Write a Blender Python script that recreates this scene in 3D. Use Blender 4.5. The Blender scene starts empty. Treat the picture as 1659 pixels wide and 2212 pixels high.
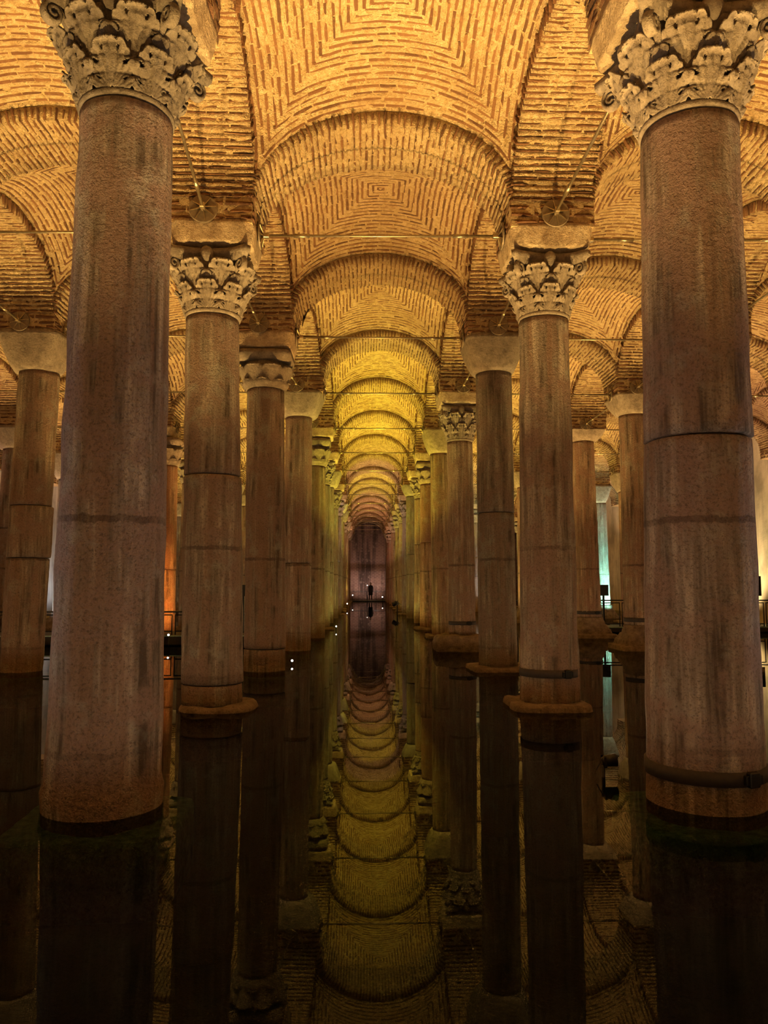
import bpy, bmesh, math, random
import numpy as np
from mathutils import Vector, Matrix, Euler

random.seed(7)
rng = np.random.default_rng(7)
scene = bpy.context.scene
COL = scene.collection
PI = math.pi

# ------------------------------------------------------------------ camera
FPX = 1642.5
cam_d = bpy.data.cameras.new('camera')
cam = bpy.data.objects.new('camera', cam_d)
COL.objects.link(cam)
cam_d.sensor_fit = 'VERTICAL'
cam_d.sensor_height = 36.0
cam_d.lens = FPX / 2212 * 36.0
cam_d.clip_start = 0.05
cam_d.clip_end = 300
CAM_H = 1.7542
PITCH, YAW = 0.0948783, 0.0268611
cam.location = (0, 0, CAM_H)
cam.rotation_euler = (PI / 2 + PITCH, 0, -YAW)
scene.camera = cam

# ------------------------------------------------------------------ world, exposure
world = bpy.data.worlds.new('cistern_dark')
scene.world = world
world.use_nodes = True
world.node_tree.nodes['Background'].inputs['Color'].default_value = (0.0, 0.0, 0.0, 1)
world.node_tree.nodes['Background'].inputs['Strength'].default_value = 0.0
vs = scene.view_settings
vs.view_transform = 'Standard'
vs.look = 'None'
vs.gamma = 1
vs.use_curve_mapping = False
vs.exposure = 0.6
scene.cycles.max_bounces = 6
scene.cycles.diffuse_bounces = 3
scene.cycles.glossy_bounces = 3
scene.cycles.transparent_max_bounces = 4
scene.cycles.adaptive_threshold = 0.06

# ------------------------------------------------------------------ layout
S = 4.8
Y1 = 6.3355
PH = 0.62                      # half size of a brick pier
K0, K1 = 0, 16                 # first and last column row over the water
KS = list(range(-1, 18))       # -1 and 17 are the end walls


def yk(k):
    return Y1 + (k - 1) * S


L1X = {-1: -2.1, 0: -2.1, 1: -2.03, 2: -2.22, 3: -2.08, 4: -1.72}
R1X = {-1: 2.75, 0: 2.75, 1: 2.80, 2: 2.74, 3: 2.76, 4: 2.66}
ROWX = [-16.55, -11.75, -6.95, None, None, 7.53, 12.35, 17.15]


def px_(i, k):
    if i == 3:
        return L1X.get(k, -1.62)
    if i == 4:
        return R1X.get(k, 2.66)
    return ROWX[i]


Z_SPR = 7.30       # springing of the arches
A_RISE = 1.15      # rise of the arch intrados
RING = 0.20        # depth of the arch ring that shows below the vault
D_RISE = 0.45      # extra rise of the vault crown

# lamp colours (linear) along the aisle, and strength
AMBER = (1.0, 0.62, 0.19)
ORANGE = (1.0, 0.53, 0.13)
GOLD = (1.0, 0.71, 0.15)
YELL = (1.0, 0.80, 0.075)
PINK = (1.0, 0.56, 0.30)
ROSE = (1.0, 0.50, 0.34)
SPILL = (1.0, 0.76, 0.50)  # neutral tone of the fill lights added for the columns
GAIN = 1.42


def lamp_style(i, k):
    """colour and power of the uplight standing in the aisle i (0..6) at column row k"""
    if i == 3:
        tab = {0: (AMBER, 1500), 1: (AMBER, 2000), 2: (AMBER, 1600), 3: (ORANGE, 950), 4: (GOLD, 1200), 5: (YELL, 1550),
               6: (YELL, 1700), 7: (YELL, 1800), 8: (YELL, 1250), 9: (PINK, 800), 10: (YELL, 1500), 11: (YELL, 1100),
               12: (PINK, 800), 13: (PINK, 900), 14: (ROSE, 800), 15: (ROSE, 500), 16: (ROSE, 160)}
        return tab.get(k, (AMBER, 900))
    if i in (2, 4):
        if k >= 6:
            return (GOLD, 1500)
        return (AMBER, 1350)
    if i in (1, 5):
        return (AMBER, 1300) if k < 7 else (GOLD, 1200)
    return (PINK, 1100)


def add_spot(name, loc, color, power, half_deg=30, blend=0.8, size=0.025, target=None):
    d = bpy.data.lights.new(name, 'SPOT')
    d.energy = power
    d.color = color
    d.spot_size = math.radians(2 * half_deg)
    d.spot_blend = blend
    d.shadow_soft_size = size
    o = bpy.data.objects.new(name, d)
    COL.objects.link(o)
    o.location = loc
    if target is None:
        o.rotation_euler = (PI, 0, 0)
    else:
        v = Vector(target) - Vector(loc)
        o.rotation_euler = v.to_track_quat('-Z', 'Y').to_euler()
    return o


FILL_W = 17  # power of the added fill lights
for i in range(7):
    for k in range(0, 17):
        c, p = lamp_style(i, k)
        xm = (px_(i, k) + px_(i + 1, k)) / 2
        add_spot('water_uplight', (xm, yk(k), 0.06), c, p * GAIN)
        if i in (0, 6) or (i in (1, 5) and k < 3) or (i != 3 and k > 11):
            continue
        w = 0.72 if (i != 3 or k < 5) else 0.12
        sc_ = tuple(w * a + (1 - w) * b for a, b in zip(SPILL, c))
        add_spot('added_fill', (xm, yk(k), 0.08), sc_, FILL_W * p / 1300 * ({5: 2.0, 6: 4.5, 7: 4.0, 8: 2.0}.get(k, 1.6) if i == 3 and k > 4 else 1.0), 89, 0.3, 0.06)  # wide unseen fill, added to brighten the column shafts
L_SHARE = {0: 0.6, 1: 0.85, 2: 0.14, 3: 0.36}
for i in range(1, 7):
    for k in range(-1, 16):
        c, p = lamp_style(3 if i in (3, 4) else i, k + 1 if k < 16 else 16)
        xm = (px_(i, k) + px_(i, k + 1)) / 2
        if i in (1, 2, 5, 6) and k > 11:
            continue
        add_spot('added_fill', (xm, yk(k) + S / 2, 0.08), tuple(0.7 * a + 0.3 * b for a, b in zip(SPILL, c)), 17 * p / 1300, 89, 0.3, 0.06)  # same added fill between the columns of a row, for their front faces
        add_spot('water_uplight', (xm, yk(k) + S / 2, 0.06), c, GAIN * p * L_SHARE.get(k, 0.42))

# local accent lamps, with some unseen ones added
add_spot('cool_base_lamp', (12.9, yk(8) - 1.6, 0.25), (0.35, 1.0, 0.85), 1500, 40, 0.6, 0.05, (12.6, yk(8), 2.2))
add_spot('cool_wall_lamp', (-14.6, 39.0, 0.3), (0.80, 0.90, 1.0), 230, 55, 0.8, 0.1, (-16.5, 41.5, 4.0))
add_spot('warm_wall_lamp', (15.0, 33.0, 0.4), (1.0, 0.72, 0.34), 900, 55, 0.8, 0.1, (17.1, 34.0, 3.6))
add_spot('unseen_side_lamp', (-7.6, 7.9, 0.35), (0.90, 0.92, 1.0), 200, 28, 0.8, 0.08, (-2.08, 6.3, 3.6))  # unseen lamp added for the cool outer edge of the left front column
add_spot('unseen_side_lamp', (8.6, 7.9, 0.35), (0.92, 0.94, 1.0), 190, 28, 0.8, 0.08, (2.85, 6.3, 3.6))  # its added counterpart, out of view, for the right front column
add_spot('orange_base_lamp', (-6.2, 23.2, 0.4), (1.0, 0.42, 0.09), 420, 35, 0.8, 0.05, (-6.6, 25.5, 1.6))
add_spot('cool_base_lamp', (-12.2, yk(6) - 1.4, 0.25), (0.7, 0.9, 1.0), 300, 40, 0.7, 0.05, (-11.75, yk(6), 2.2))

for (x_, y_, tx, ty, c_, p_) in ((-3.4, yk(9) - 1.8, -1.75, yk(9), (0.85, 0.92, 1.0), 260), (-3.4, yk(10) - 1.8, -1.75, yk(10), (0.85, 0.92, 1.0), 200),
                               (8.6, yk(10) - 1.8, 7.53, yk(10), (0.80, 0.90, 1.0), 420), (5.9, yk(7) - 1.8, 7.53, yk(7), (1.0, 0.80, 0.2), 380),
                               (-0.6, yk(13) - 2.0, -1.75, yk(13), (1.0, 0.85, 0.15), 200)):
    add_spot('column_base_lamp', (x_, y_, 0.25), c_, p_, 38, 0.8, 0.05, (tx, ty, 3.0))
for x_ in (-0.6, 1.6):
    add_spot('far_wall_fill', (x_, 80.3, 0.3), (1.0, 0.72, 0.58), 150, 60, 0.9, 0.05, (0.5, 83.1, 3.6))  # unseen wall wash, added to raise the far wall

# ------------------------------------------------------------------ helpers


def tag(o, label=None, cat=None, group=None, kind=None):
    if label:
        o['label'] = label
    if cat:
        o['category'] = cat
    if group:
        o['group'] = group
    if kind:
        o['kind'] = kind
    return o


def empty(name, loc=(0, 0, 0), parent=None):
    o = bpy.data.objects.new(name, None)
    o.empty_display_size = 0.2
    o.location = loc
    COL.objects.link(o)
    if parent:
        o.parent = parent
    return o


def mesh_np(name, verts, quads, mat=None, smooth=False, tris=None):
    """mesh from arrays"""
    me = bpy.data.meshes.new(name)
    verts = np.asarray(verts, dtype=np.float32).reshape(-1, 3)
    nq = 0 if quads is None else len(quads)
    nt = 0 if tris is None else len(tris)
    loops = []
    if nq:
        loops.append(np.asarray(quads, dtype=np.int32).ravel())
    if nt:
        loops.append(np.asarray(tris, dtype=np.int32).ravel())
    loops = np.concatenate(loops)
    me.vertices.add(len(verts))
    me.vertices.foreach_set('co', verts.ravel())
    me.loops.add(len(loops))
    me.loops.foreach_set('vertex_index', loops)
    me.polygons.add(nq + nt)
    st = np.concatenate([np.arange(nq) * 4, nq * 4 + np.arange(nt) * 3]).astype(np.int32)
    me.polygons.foreach_set('loop_start', st)
    me.update(calc_edges=True)
    me.validate()
    if smooth:
        me.polygons.foreach_set('use_smooth', np.ones(nq + nt, dtype=bool))
    if mat:
        me.materials.append(mat)
    return me


def obj(name, me, parent=None, loc=None):
    o = bpy.data.objects.new(name, me)
    COL.objects.link(o)
    if parent:
        o.parent = parent
    if loc is not None:
        o.location = loc
    return o


def bm_obj(name, bm, mat, parent=None, smooth=False):
    me = bpy.data.meshes.new(name)
    bm.normal_update()
    bm.to_mesh(me)
    bm.free()
    if mat:
        me.materials.append(mat)
    if smooth:
        for p in me.polygons:
            p.use_smooth = True
    return obj(name, me, parent)


def grid_quads(nu, nv, wrap_u=False):
    q = []
    for j in range(nv - 1):
        for i in range(nu if wrap_u else nu - 1):
            i2 = (i + 1) % nu
            q.append((j * nu + i, j * nu + i2, (j + 1) * nu + i2, (j + 1) * nu + i))
    return q


def box_bm(bm, cx, cy, cz, sx, sy, sz, bev=0.0):
    r = bmesh.ops.create_cube(bm, size=1.0, matrix=Matrix.Translation((cx, cy, cz)) @ Matrix.Diagonal((sx, sy, sz, 1)))
    if bev:
        es = list({e for v in r['verts'] for e in v.link_edges})
        bmesh.ops.bevel(bm, geom=es, offset=bev, segments=1, affect='EDGES')


def cyl_bm(bm, p0, p1, r0, r1=None, seg=12):
    p0, p1 = Vector(p0), Vector(p1)
    d = p1 - p0
    m = Matrix.Translation((p0 + p1) / 2) @ d.to_track_quat('Z', 'Y').to_matrix().to_4x4()
    bmesh.ops.create_cone(bm, cap_ends=True, segments=seg, radius1=r0, radius2=r0 if r1 is None else r1, depth=d.length, matrix=m)


def snoise(P, seed, freq, n=7):
    """cheap smooth noise in -1..1 for arrays of points (N,3)"""
    r = np.random.default_rng(seed)
    out = np.zeros(len(P))
    for _ in range(n):
        d = r.normal(size=3)
        d /= np.linalg.norm(d)
        out += np.sin(P @ (d * freq * r.uniform(0.6, 1.7)) + r.uniform(0, 6.28))
    return out / n * 1.6


# ------------------------------------------------------------------ materials


class NT:
    def __init__(self, name):
        self.m = bpy.data.materials.new(name)
        self.m.use_nodes = True
        self.t = self.m.node_tree
        self.b = self.t.nodes['Principled BSDF']
        self.out = self.t.nodes['Material Output']

    def n(self, typ, **kw):
        nd = self.t.nodes.new(typ)
        for k, v in kw.items():
            if k.startswith('i_'):
                key = k[2:].replace('_', ' ')
                nd.inputs[key].default_value = v
            else:
                setattr(nd, k, v)
        return nd

    def l(self, a, b):
        self.t.links.new(a, b)

    def noise(self, vec, scale, detail=4, rough=0.6):
        nd = self.n('ShaderNodeTexNoise', i_Scale=scale, i_Detail=min(detail, 3), i_Roughness=rough)
        if vec is not None:
            self.l(vec, nd.inputs['Vector'])
        return nd.outputs['Fac']

    def ramp(self, fac, stops):
        r = self.n('ShaderNodeValToRGB')
        els = r.color_ramp.elements
        while len(els) < len(stops):
            els.new(0.5)
        for e, (p, c) in zip(els, stops):
            e.position = p
            e.color = (*c, 1) if len(c) == 3 else c
        self.l(fac, r.inputs['Fac'])
        return r.outputs['Color']

    def mix(self, fac, a, b, mode='MIX'):
        m = self.n('ShaderNodeMix', data_type='RGBA', blend_type=mode)
        for sock, v in ((m.inputs['Factor'], fac), (m.inputs['A'], a), (m.inputs['B'], b)):
            if hasattr(v, 'is_output'):
                self.l(v, sock)
            elif isinstance(v, (int, float)):
                sock.default_value = v
            else:
                sock.default_value = (*v, 1)
        # colour sockets are indices 6, 7 of the Mix node
        return m

    def mixc(self, fac, a, b, mode='MIX'):
        m = self.n('ShaderNodeMix', data_type='RGBA', blend_type=mode)
        for sock, v in ((m.inputs[0], fac), (m.inputs[6], a), (m.inputs[7], b)):
            if hasattr(v, 'is_output'):
                self.l(v, sock)
            elif isinstance(v, (int, float)):
                sock.default_value = v
            else:
                sock.default_value = (*v, 1)
        return m.outputs[2]

    def math(self, op, a, b=None, clamp=False):
        m = self.n('ShaderNodeMath', operation=op, use_clamp=clamp)
        for sock, v in ((m.inputs[0], a), (m.inputs[1], b)):
            if v is None:
                continue
            if hasattr(v, 'is_output'):
                self.l(v, sock)
            else:
                sock.default_value = v
        return m.outputs[0]

    def bump(self, h, strength, dist):
        b = self.n('ShaderNodeBump', i_Strength=strength, i_Distance=dist)
        self.l(h, b.inputs['Height'])
        self.l(b.outputs['Normal'], self.b.inputs['Normal'])

    def base(self, c, rough=0.9, metal=0.0):
        if hasattr(c, 'is_output'):
            self.l(c, self.b.inputs['Base Color'])
        else:
            self.b.inputs['Base Color'].default_value = (*c, 1)
        self.b.inputs['Roughness'].default_value = rough
        self.b.inputs['Metallic'].default_value = metal
        return self.m


def scaled(nt, vec, s):
    m = nt.n('ShaderNodeMapping')
    m.inputs['Scale'].default_value = s
    nt.l(vec, m.inputs['Vector'])
    return m.outputs['Vector']


def mat_brick():
    t = NT('brick_fired_clay')
    geo = t.n('ShaderNodeNewGeometry')
    oi = t.n('ShaderNodeObjectInfo')
    tc = t.n('ShaderNodeTexCoord')
    r = t.math('FRACT', t.math('ADD', geo.outputs['Random Per Island'], oi.outputs['Random']))
    c = t.ramp(r, [(0.0, (0.09, 0.040, 0.017)), (0.35, (0.15, 0.066, 0.027)), (0.7, (0.23, 0.110, 0.046)), (1.0, (0.11, 0.046, 0.020))])
    n = t.noise(geo.outputs['Position'], 9, 6, 0.7)
    c2 = t.mixc(t.ramp(n, [(0.52, (0, 0, 0)), (0.78, (0.8, 0.8, 0.8))]), c, (0.34, 0.18, 0.08))
    n2 = t.noise(geo.outputs['Position'], 1.1, 3)
    c3 = t.mixc(t.ramp(n2, [(0.4, (0, 0, 0)), (0.75, (0.55, 0.55, 0.55))]), c2, (0.16, 0.062, 0.026))
    t.bump(t.noise(geo.outputs['Position'], 45, 5, 0.7), 0.9, 0.02)
    return t.base(c3, 0.92)


def mat_mortar():
    t = NT('rough_lime_mortar')
    geo = t.n('ShaderNodeNewGeometry')
    n = t.noise(geo.outputs['Position'], 14, 6, 0.7)
    c = t.ramp(n, [(0.26, (0.36, 0.20, 0.085)), (0.40, (0.62, 0.42, 0.20)), (0.56, (0.76, 0.56, 0.30)), (0.75, (0.85, 0.68, 0.42))])
    big = t.noise(geo.outputs['Position'], 0.9, 4, 0.6)
    c = t.mixc(t.ramp(big, [(0.42, (0, 0, 0)), (0.68, (0.5, 0.5, 0.5))]), c, (0.42, 0.25, 0.11))
    t.bump(t.noise(geo.outputs['Position'], 26, 6, 0.78), 1.0, 0.10)
    return t.base(c, 0.95)


def mat_marble():
    """weathered grey-brown marble of the shafts, the object's own colour tints it"""
    t = NT('weathered_marble')
    tc = t.n('ShaderNodeTexCoord')
    oi = t.n('ShaderNodeObjectInfo')
    off = t.n('ShaderNodeVectorMath', operation='ADD')
    sc = t.n('ShaderNodeVectorMath', operation='SCALE')
    t.l(oi.outputs['Random'], sc.inputs['Scale'])
    sc.inputs[0].default_value = (37.0, 19.0, 0.0)
    t.l(tc.outputs['Object'], off.inputs[0])
    t.l(sc.outputs['Vector'], off.inputs[1])
    v = off.outputs['Vector']
    streak = t.noise(scaled(t, v, (9, 9, 0.55)), 1.0, 6, 0.65)
    blotch = t.noise(v, 2.3, 6, 0.65)
    fine = t.noise(v, 38, 5, 0.75)
    c = t.ramp(streak, [(0.36, (0.10, 0.077, 0.060)), (0.46, (0.235, 0.20, 0.168)), (0.54, (0.32, 0.282, 0.245)), (0.64, (0.48, 0.42, 0.36))])
    st2 = t.noise(scaled(t, v, (5, 5, 0.22)), 1.0, 4, 0.6)
    c = t.mixc(t.ramp(st2, [(0.50, (0, 0, 0)), (0.58, (0.75, 0.75, 0.75))]), c, (0.28, 0.19, 0.145))
    c = t.mixc(t.ramp(blotch, [(0.45, (0, 0, 0)), (0.60, (0.85, 0.85, 0.85))]), c, (0.30, 0.215, 0.185))
    c = t.mixc(t.ramp(t.noise(v, 3.1, 5), [(0.55, (0, 0, 0)), (0.70, (0.6, 0.6, 0.6))]), c, (0.36, 0.37, 0.34))
    c = t.mixc(t.ramp(fine, [(0.34, (0.70, 0.70, 0.70)), (0.50, (0, 0, 0))]), c, (0.11, 0.083, 0.066))  # dark specks paint in the shade of pits that the bump leaves faint
    c = t.mixc(t.ramp(t.noise(v, 70, 4, 0.8), [(0.60, (0, 0, 0)), (0.76, (0.3, 0.3, 0.3))]), c, (0.46, 0.41, 0.35))
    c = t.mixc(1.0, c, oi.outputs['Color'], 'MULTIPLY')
    # old water line and the low damp line, as stains with a ragged edge
    sep = t.n('ShaderNodeSeparateXYZ')
    t.l(tc.outputs['Object'], sep.inputs[0])
    wob = t.math('MULTIPLY', t.math('SUBTRACT', t.noise(v, 6, 5, 0.7), 0.5), 0.09)
    z = t.math('ADD', sep.outputs['Z'], wob)
    for zc, hw, k in ((2.27, 0.034, 0.62), (0.47, 0.028, 0.30)):
        d = t.math('ABSOLUTE', t.math('SUBTRACT', z, zc))
        f = t.math('MULTIPLY', t.math('SUBTRACT', 1.0, t.math('DIVIDE', d, hw), clamp=True), 3.0, clamp=True)
        brk = t.ramp(t.noise(v, 3.0, 3), [(0.35, (0.35, 0.35, 0.35)), (0.55, (1, 1, 1))])
        f = t.math('MULTIPLY', t.math('MULTIPLY', f, brk), k)
        c = t.mixc(f, c, (0.07, 0.042, 0.032))
    pits = t.n('ShaderNodeTexVoronoi', i_Scale=55.0)
    t.l(v, pits.inputs['Vector'])
    h = t.math('ADD', t.math('MULTIPLY', fine, 0.8), t.math('MULTIPLY', t.noise(v, 120, 3, 0.7), 0.35))
    h = t.math('ADD', h, t.math('MULTIPLY', streak, 0.5))
    h = t.math('ADD', h, t.math('MULTIPLY', pits.outputs['Distance'], 0.25))
    h = t.math('ADD', h, t.math('MULTIPLY', t.noise(v, 17, 5, 0.65), 1.2))
    t.bump(h, 0.9, 0.045)
    t.b.inputs['Specular IOR Level'].default_value = 0.25
    return t.base(c, 0.78)


def mat_stone(name, c0, c1, c2, scale=6, bump=0.03):
    t = NT(name)
    geo = t.n('ShaderNodeNewGeometry')
    oi = t.n('ShaderNodeObjectInfo')
    p = geo.outputs['Position']
    c = t.ramp(t.noise(p, scale, 6, 0.68), [(0.3, c0), (0.5, c1), (0.72, c2)])
    c = t.mixc(t.ramp(t.noise(p, 32, 4, 0.7), [(0.3, (0.6, 0.6, 0.6)), (0.46, (0, 0, 0))]), c, tuple(x * 0.45 for x in c0))
    c = t.mixc(1.0, c, oi.outputs['Color'], 'MULTIPLY')
    h = t.math('ADD', t.noise(p, 22, 6, 0.7), t.math('MULTIPLY', t.noise(p, 80, 4, 0.7), 0.4))
    t.bump(h, 0.8, bump)
    return t.base(c, 0.88)


def mat_plain(name, c, rough=0.6, metal=0.0, emit=None, es=0.0):
    t = NT(name)
    geo = t.n('ShaderNodeNewGeometry')
    col = t.ramp(t.noise(geo.outputs['Position'], 25, 4), [(0.3, tuple(x * 0.75 for x in c)), (0.7, tuple(min(1, x * 1.15) for x in c))])
    m = t.base(col, rough, metal)
    if emit:
        t.b.inputs['Emission Color'].default_value = (*emit, 1)
        t.b.inputs['Emission Strength'].default_value = es
    return m


def mat_water():
    t = NT('still_dark_water')
    t.t.nodes.remove(t.b)
    geo = t.n('ShaderNodeNewGeometry')
    fr = t.n('ShaderNodeFresnel', i_IOR=1.33)
    gl = t.n('ShaderNodeBsdfGlossy', i_Roughness=0.0)
    gl.inputs['Color'].default_value = (0.60, 0.58, 0.54, 1)
    tr = t.n('ShaderNodeBsdfTransparent')
    tr.inputs['Color'].default_value = (0.26, 0.34, 0.26, 1)
    mx = t.n('ShaderNodeMixShader')
    bp = t.n('ShaderNodeBump', i_Strength=0.05, i_Distance=0.006)
    t.l(t.noise(geo.outputs['Position'], 1.6, 2, 0.5), bp.inputs['Height'])
    t.l(bp.outputs['Normal'], gl.inputs['Normal'])
    t.l(fr.outputs[0], mx.inputs[0])
    t.l(tr.outputs[0], mx.inputs[1])
    t.l(gl.outputs[0], mx.inputs[2])
    t.l(mx.outputs[0], t.out.inputs['Surface'])
    return t.m


def mat_plaster(name, c):
    t = NT(name)
    geo = t.n('ShaderNodeNewGeometry')
    p = geo.outputs['Position']
    a = t.noise(p, 0.7, 6, 0.65)
    col = t.ramp(a, [(0.3, tuple(x * 0.6 for x in c)), (0.5, c), (0.7, tuple(min(1, x * 1.15) for x in c))])
    s = t.noise(scaled(t, p, (2.5, 2.5, 0.25)), 1.0, 5, 0.65)
    col = t.mixc(t.ramp(s, [(0.45, (0, 0, 0)), (0.7, (0.55, 0.55, 0.55))]), col, tuple(x * 0.45 for x in c))
    t.bump(t.noise(p, 14, 5), 0.5, 0.03)
    return t.base(col, 0.9)


def mat_far_brick():
    t = NT('dark_wet_brickwork')
    geo = t.n('ShaderNodeNewGeometry')
    p = geo.outputs['Position']
    br = t.n('ShaderNodeTexBrick', i_Scale=1.0)
    br.inputs['Brick Width'].default_value = 0.42
    br.inputs['Row Height'].default_value = 0.16
    br.inputs['Mortar Size'].default_value = 0.03
    br.inputs['Color1'].default_value = (0.30, 0.17, 0.14, 1)
    br.inputs['Color2'].default_value = (0.20, 0.11, 0.10, 1)
    br.inputs['Mortar'].default_value = (0.36, 0.24, 0.20, 1)
    mp = t.n('ShaderNodeMapping')
    mp.inputs['Rotation'].default_value = (PI / 2, 0, 0)
    t.l(p, mp.inputs['Vector'])
    t.l(mp.outputs['Vector'], br.inputs['Vector'])
    s = t.noise(scaled(t, p, (1.3, 1.3, 0.12)), 1.0, 5, 0.6)
    c = t.mixc(t.ramp(s, [(0.42, (0, 0, 0)), (0.58, (0.85, 0.85, 0.85))]), br.outputs['Color'], (0.045, 0.028, 0.026))
    c = t.mixc(t.ramp(t.noise(p, 2.2, 5, 0.7), [(0.55, (0, 0, 0)), (0.75, (0.6, 0.6, 0.6))]), c, (0.50, 0.36, 0.31))
    t.bump(br.outputs['Fac'], 0.6, 0.03)
    return t.base(c, 0.85)


M = {
    'brick': mat_brick(),
    'mortar': mat_mortar(),
    'marble': mat_marble(),
    'capital': mat_stone('carved_capital_stone', (0.22, 0.17, 0.125), (0.345, 0.28, 0.21), (0.44, 0.37, 0.285), 7, 0.02),
    'impost': mat_stone('rough_impost_stone', (0.34, 0.23, 0.13), (0.52, 0.38, 0.23), (0.66, 0.51, 0.33), 5, 0.07),
    'plinth': mat_stone('damp_plinth_stone', (0.11, 0.078, 0.058), (0.20, 0.148, 0.112), (0.29, 0.225, 0.175), 6, 0.05),
    'algae': mat_stone('algae_plinth_stone', (0.10, 0.19, 0.11), (0.22, 0.37, 0.22), (0.38, 0.54, 0.34), 9, 0.04),
    'rod': mat_plain('bronze_tie_rod', (0.42, 0.33, 0.20), 0.32, 0.85),
    'disc': mat_plain('dull_bronze_plate', (0.22, 0.165, 0.105), 0.6, 0.3),
    'iron': mat_plain('dark_iron_band', (0.040, 0.030, 0.027), 0.8, 0.0),
    'black': mat_plain('black_painted_metal', (0.012, 0.012, 0.012), 0.45, 0.3),
    'cloth': mat_plain('black_cloth', (0.010, 0.010, 0.012), 0.9),
    'skin': mat_plain('skin', (0.45, 0.27, 0.19), 0.6),
    'hair': mat_plain('dark_hair', (0.015, 0.011, 0.009), 0.7),
    'deck': mat_plain('dark_deck', (0.018, 0.018, 0.018), 0.6),
    'edge': mat_plain('pale_green_deck_edge', (0.30, 0.48, 0.42), 0.5),
    'lamp': mat_plain('lit_lamp_face', (0.9, 0.9, 0.85), 0.4, 0.0, (1.0, 0.96, 0.88), 4.0),
    'water': mat_water(),
    'floor': mat_stone('submerged_floor_slab', (0.018, 0.016, 0.012), (0.035, 0.030, 0.022), (0.055, 0.048, 0.034), 1.2, 0.05),
    'plaster_cool': mat_plaster('pale_grey_plaster', (0.50, 0.47, 0.44)),
    'plaster_warm': mat_plaster('pale_buff_plaster', (0.62, 0.55, 0.42)),
    'far': mat_far_brick(),
}

# ------------------------------------------------------------------ setting: water, floor, walls
XL, XR = ROWX[0], ROWX[7]
YB, YF = yk(-1), yk(17)


def slab(name, x0, x1, y0, y1, z0, z1, mat, label, cat):
    bm = bmesh.new()
    box_bm(bm, (x0 + x1) / 2, (y0 + y1) / 2, (z0 + z1) / 2, x1 - x0, y1 - y0, z1 - z0)
    o = bm_obj(name, bm, mat)
    return tag(o, label, cat, None, 'structure')


slab('floor', XL - .4, XR + .4, YB - .4, YF + .4, -0.95, -0.65, M['floor'], 'dark stone floor lying under the still water', 'floor')
slab('wall_left', XL - .5, XL, YB - .4, YF + .4, -0.65, 9.4, M['plaster_cool'], 'pale grey plastered side wall seen behind the left columns', 'wall')
slab('wall_right', XR, XR + .5, YB - .4, YF + .4, -0.65, 9.4, M['plaster_warm'], 'pale buff lit side wall seen past the right front column', 'wall')
slab('wall_far', XL, XR, YF, YF + .5, -0.65, 9.4, M['far'], 'dark purplish brick wall closing the far end of the middle aisle', 'wall')
slab('wall_near', XL, XR, YB - .5, YB, -0.65, 9.4, M['plaster_warm'], 'plain end wall behind the viewer', 'wall')
wm = mesh_np('water', [(XL, YB, 0), (XR, YB, 0), (XR, YF, 0), (XL, YF, 0)], [(0, 1, 2, 3)], M['water'])
tag(obj('water', wm), 'still dark water mirroring the columns and golden vaults', 'water', None, 'structure')

# ------------------------------------------------------------------ bricks


def brick_variant(seed):
    """unit brick: x length, y thickness, z from -1 (buried) to +1 (proud); worn, a little chipped"""
    r = np.random.default_rng(seed)
    V = []
    for ix, x in enumerate((-0.5, r.uniform(-0.15, 0.15), 0.5)):
        for (y, z) in ((-0.5, -1), (-0.42, 1), (0.42, 1), (0.5, -1)):
            jx = r.normal(0, 0.02)
            jy = r.normal(0, 0.09) if z > 0 else r.normal(0, 0.05)
            jz = r.normal(0, 0.22) if z > 0 else 0
            if z > 0 and ix != 1:
                jx -= np.sign(x) * 0.03
            V.append((x + jx, y + jy, z + jz))
    F = []
    for s in range(2):
        a, b = s * 4, s * 4 + 4
        for q in range(3):
            F.append((a + q, a + q + 1, b + q + 1, b + q))
    F.append((0, 3, 2, 1))
    F.append((8, 9, 10, 11))
    return np.array(V), np.array(F)


NVAR = 10
BV = [brick_variant(100 + i) for i in range(NVAR)]
BMESH = [mesh_np('brick', v, f, M['brick']) for v, f in BV]


class Bricks:
    """a list of brick placements: 4x4 matrices and variant numbers"""

    def __init__(self):
        self.m = []
        self.v = []

    def add(self, pos, tx, ty, tz, l, t, d):
        m = np.eye(4)
        m[:3, 0] = np.asarray(tx) * l
        m[:3, 1] = np.asarray(ty) * t
        m[:3, 2] = np.asarray(tz) * d
        m[:3, 3] = pos
        self.m.append(m)
        self.v.append(random.randrange(NVAR))

    def mesh(self, idx=None):
        idx = range(len(self.m)) if idx is None else idx
        V, F, o = [], [], 0
        for i in idx:
            v, f = BV[self.v[i]]
            V.append(v @ self.m[i][:3, :3].T + self.m[i][:3, 3])
            F.append(f + o)
            o += len(v)
        return mesh_np('brick', np.concatenate(V), np.concatenate(F), M['brick'])


def unit(v):
    return v / (np.linalg.norm(v) + 1e-12)


AV = 1.82 + 0.09      # half size of a vault (reaches a little over the arch band)
B_EXT = A_RISE + RING


def P(v):
    q = np.clip(np.abs(v) / AV, 0, 0.992)
    return Z_SPR + B_EXT * np.sqrt(1 - q * q)


def dome(u):
    q = np.clip(np.abs(u) / AV, 0, 1)
    return D_RISE * (1 - q ** 2)


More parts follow.
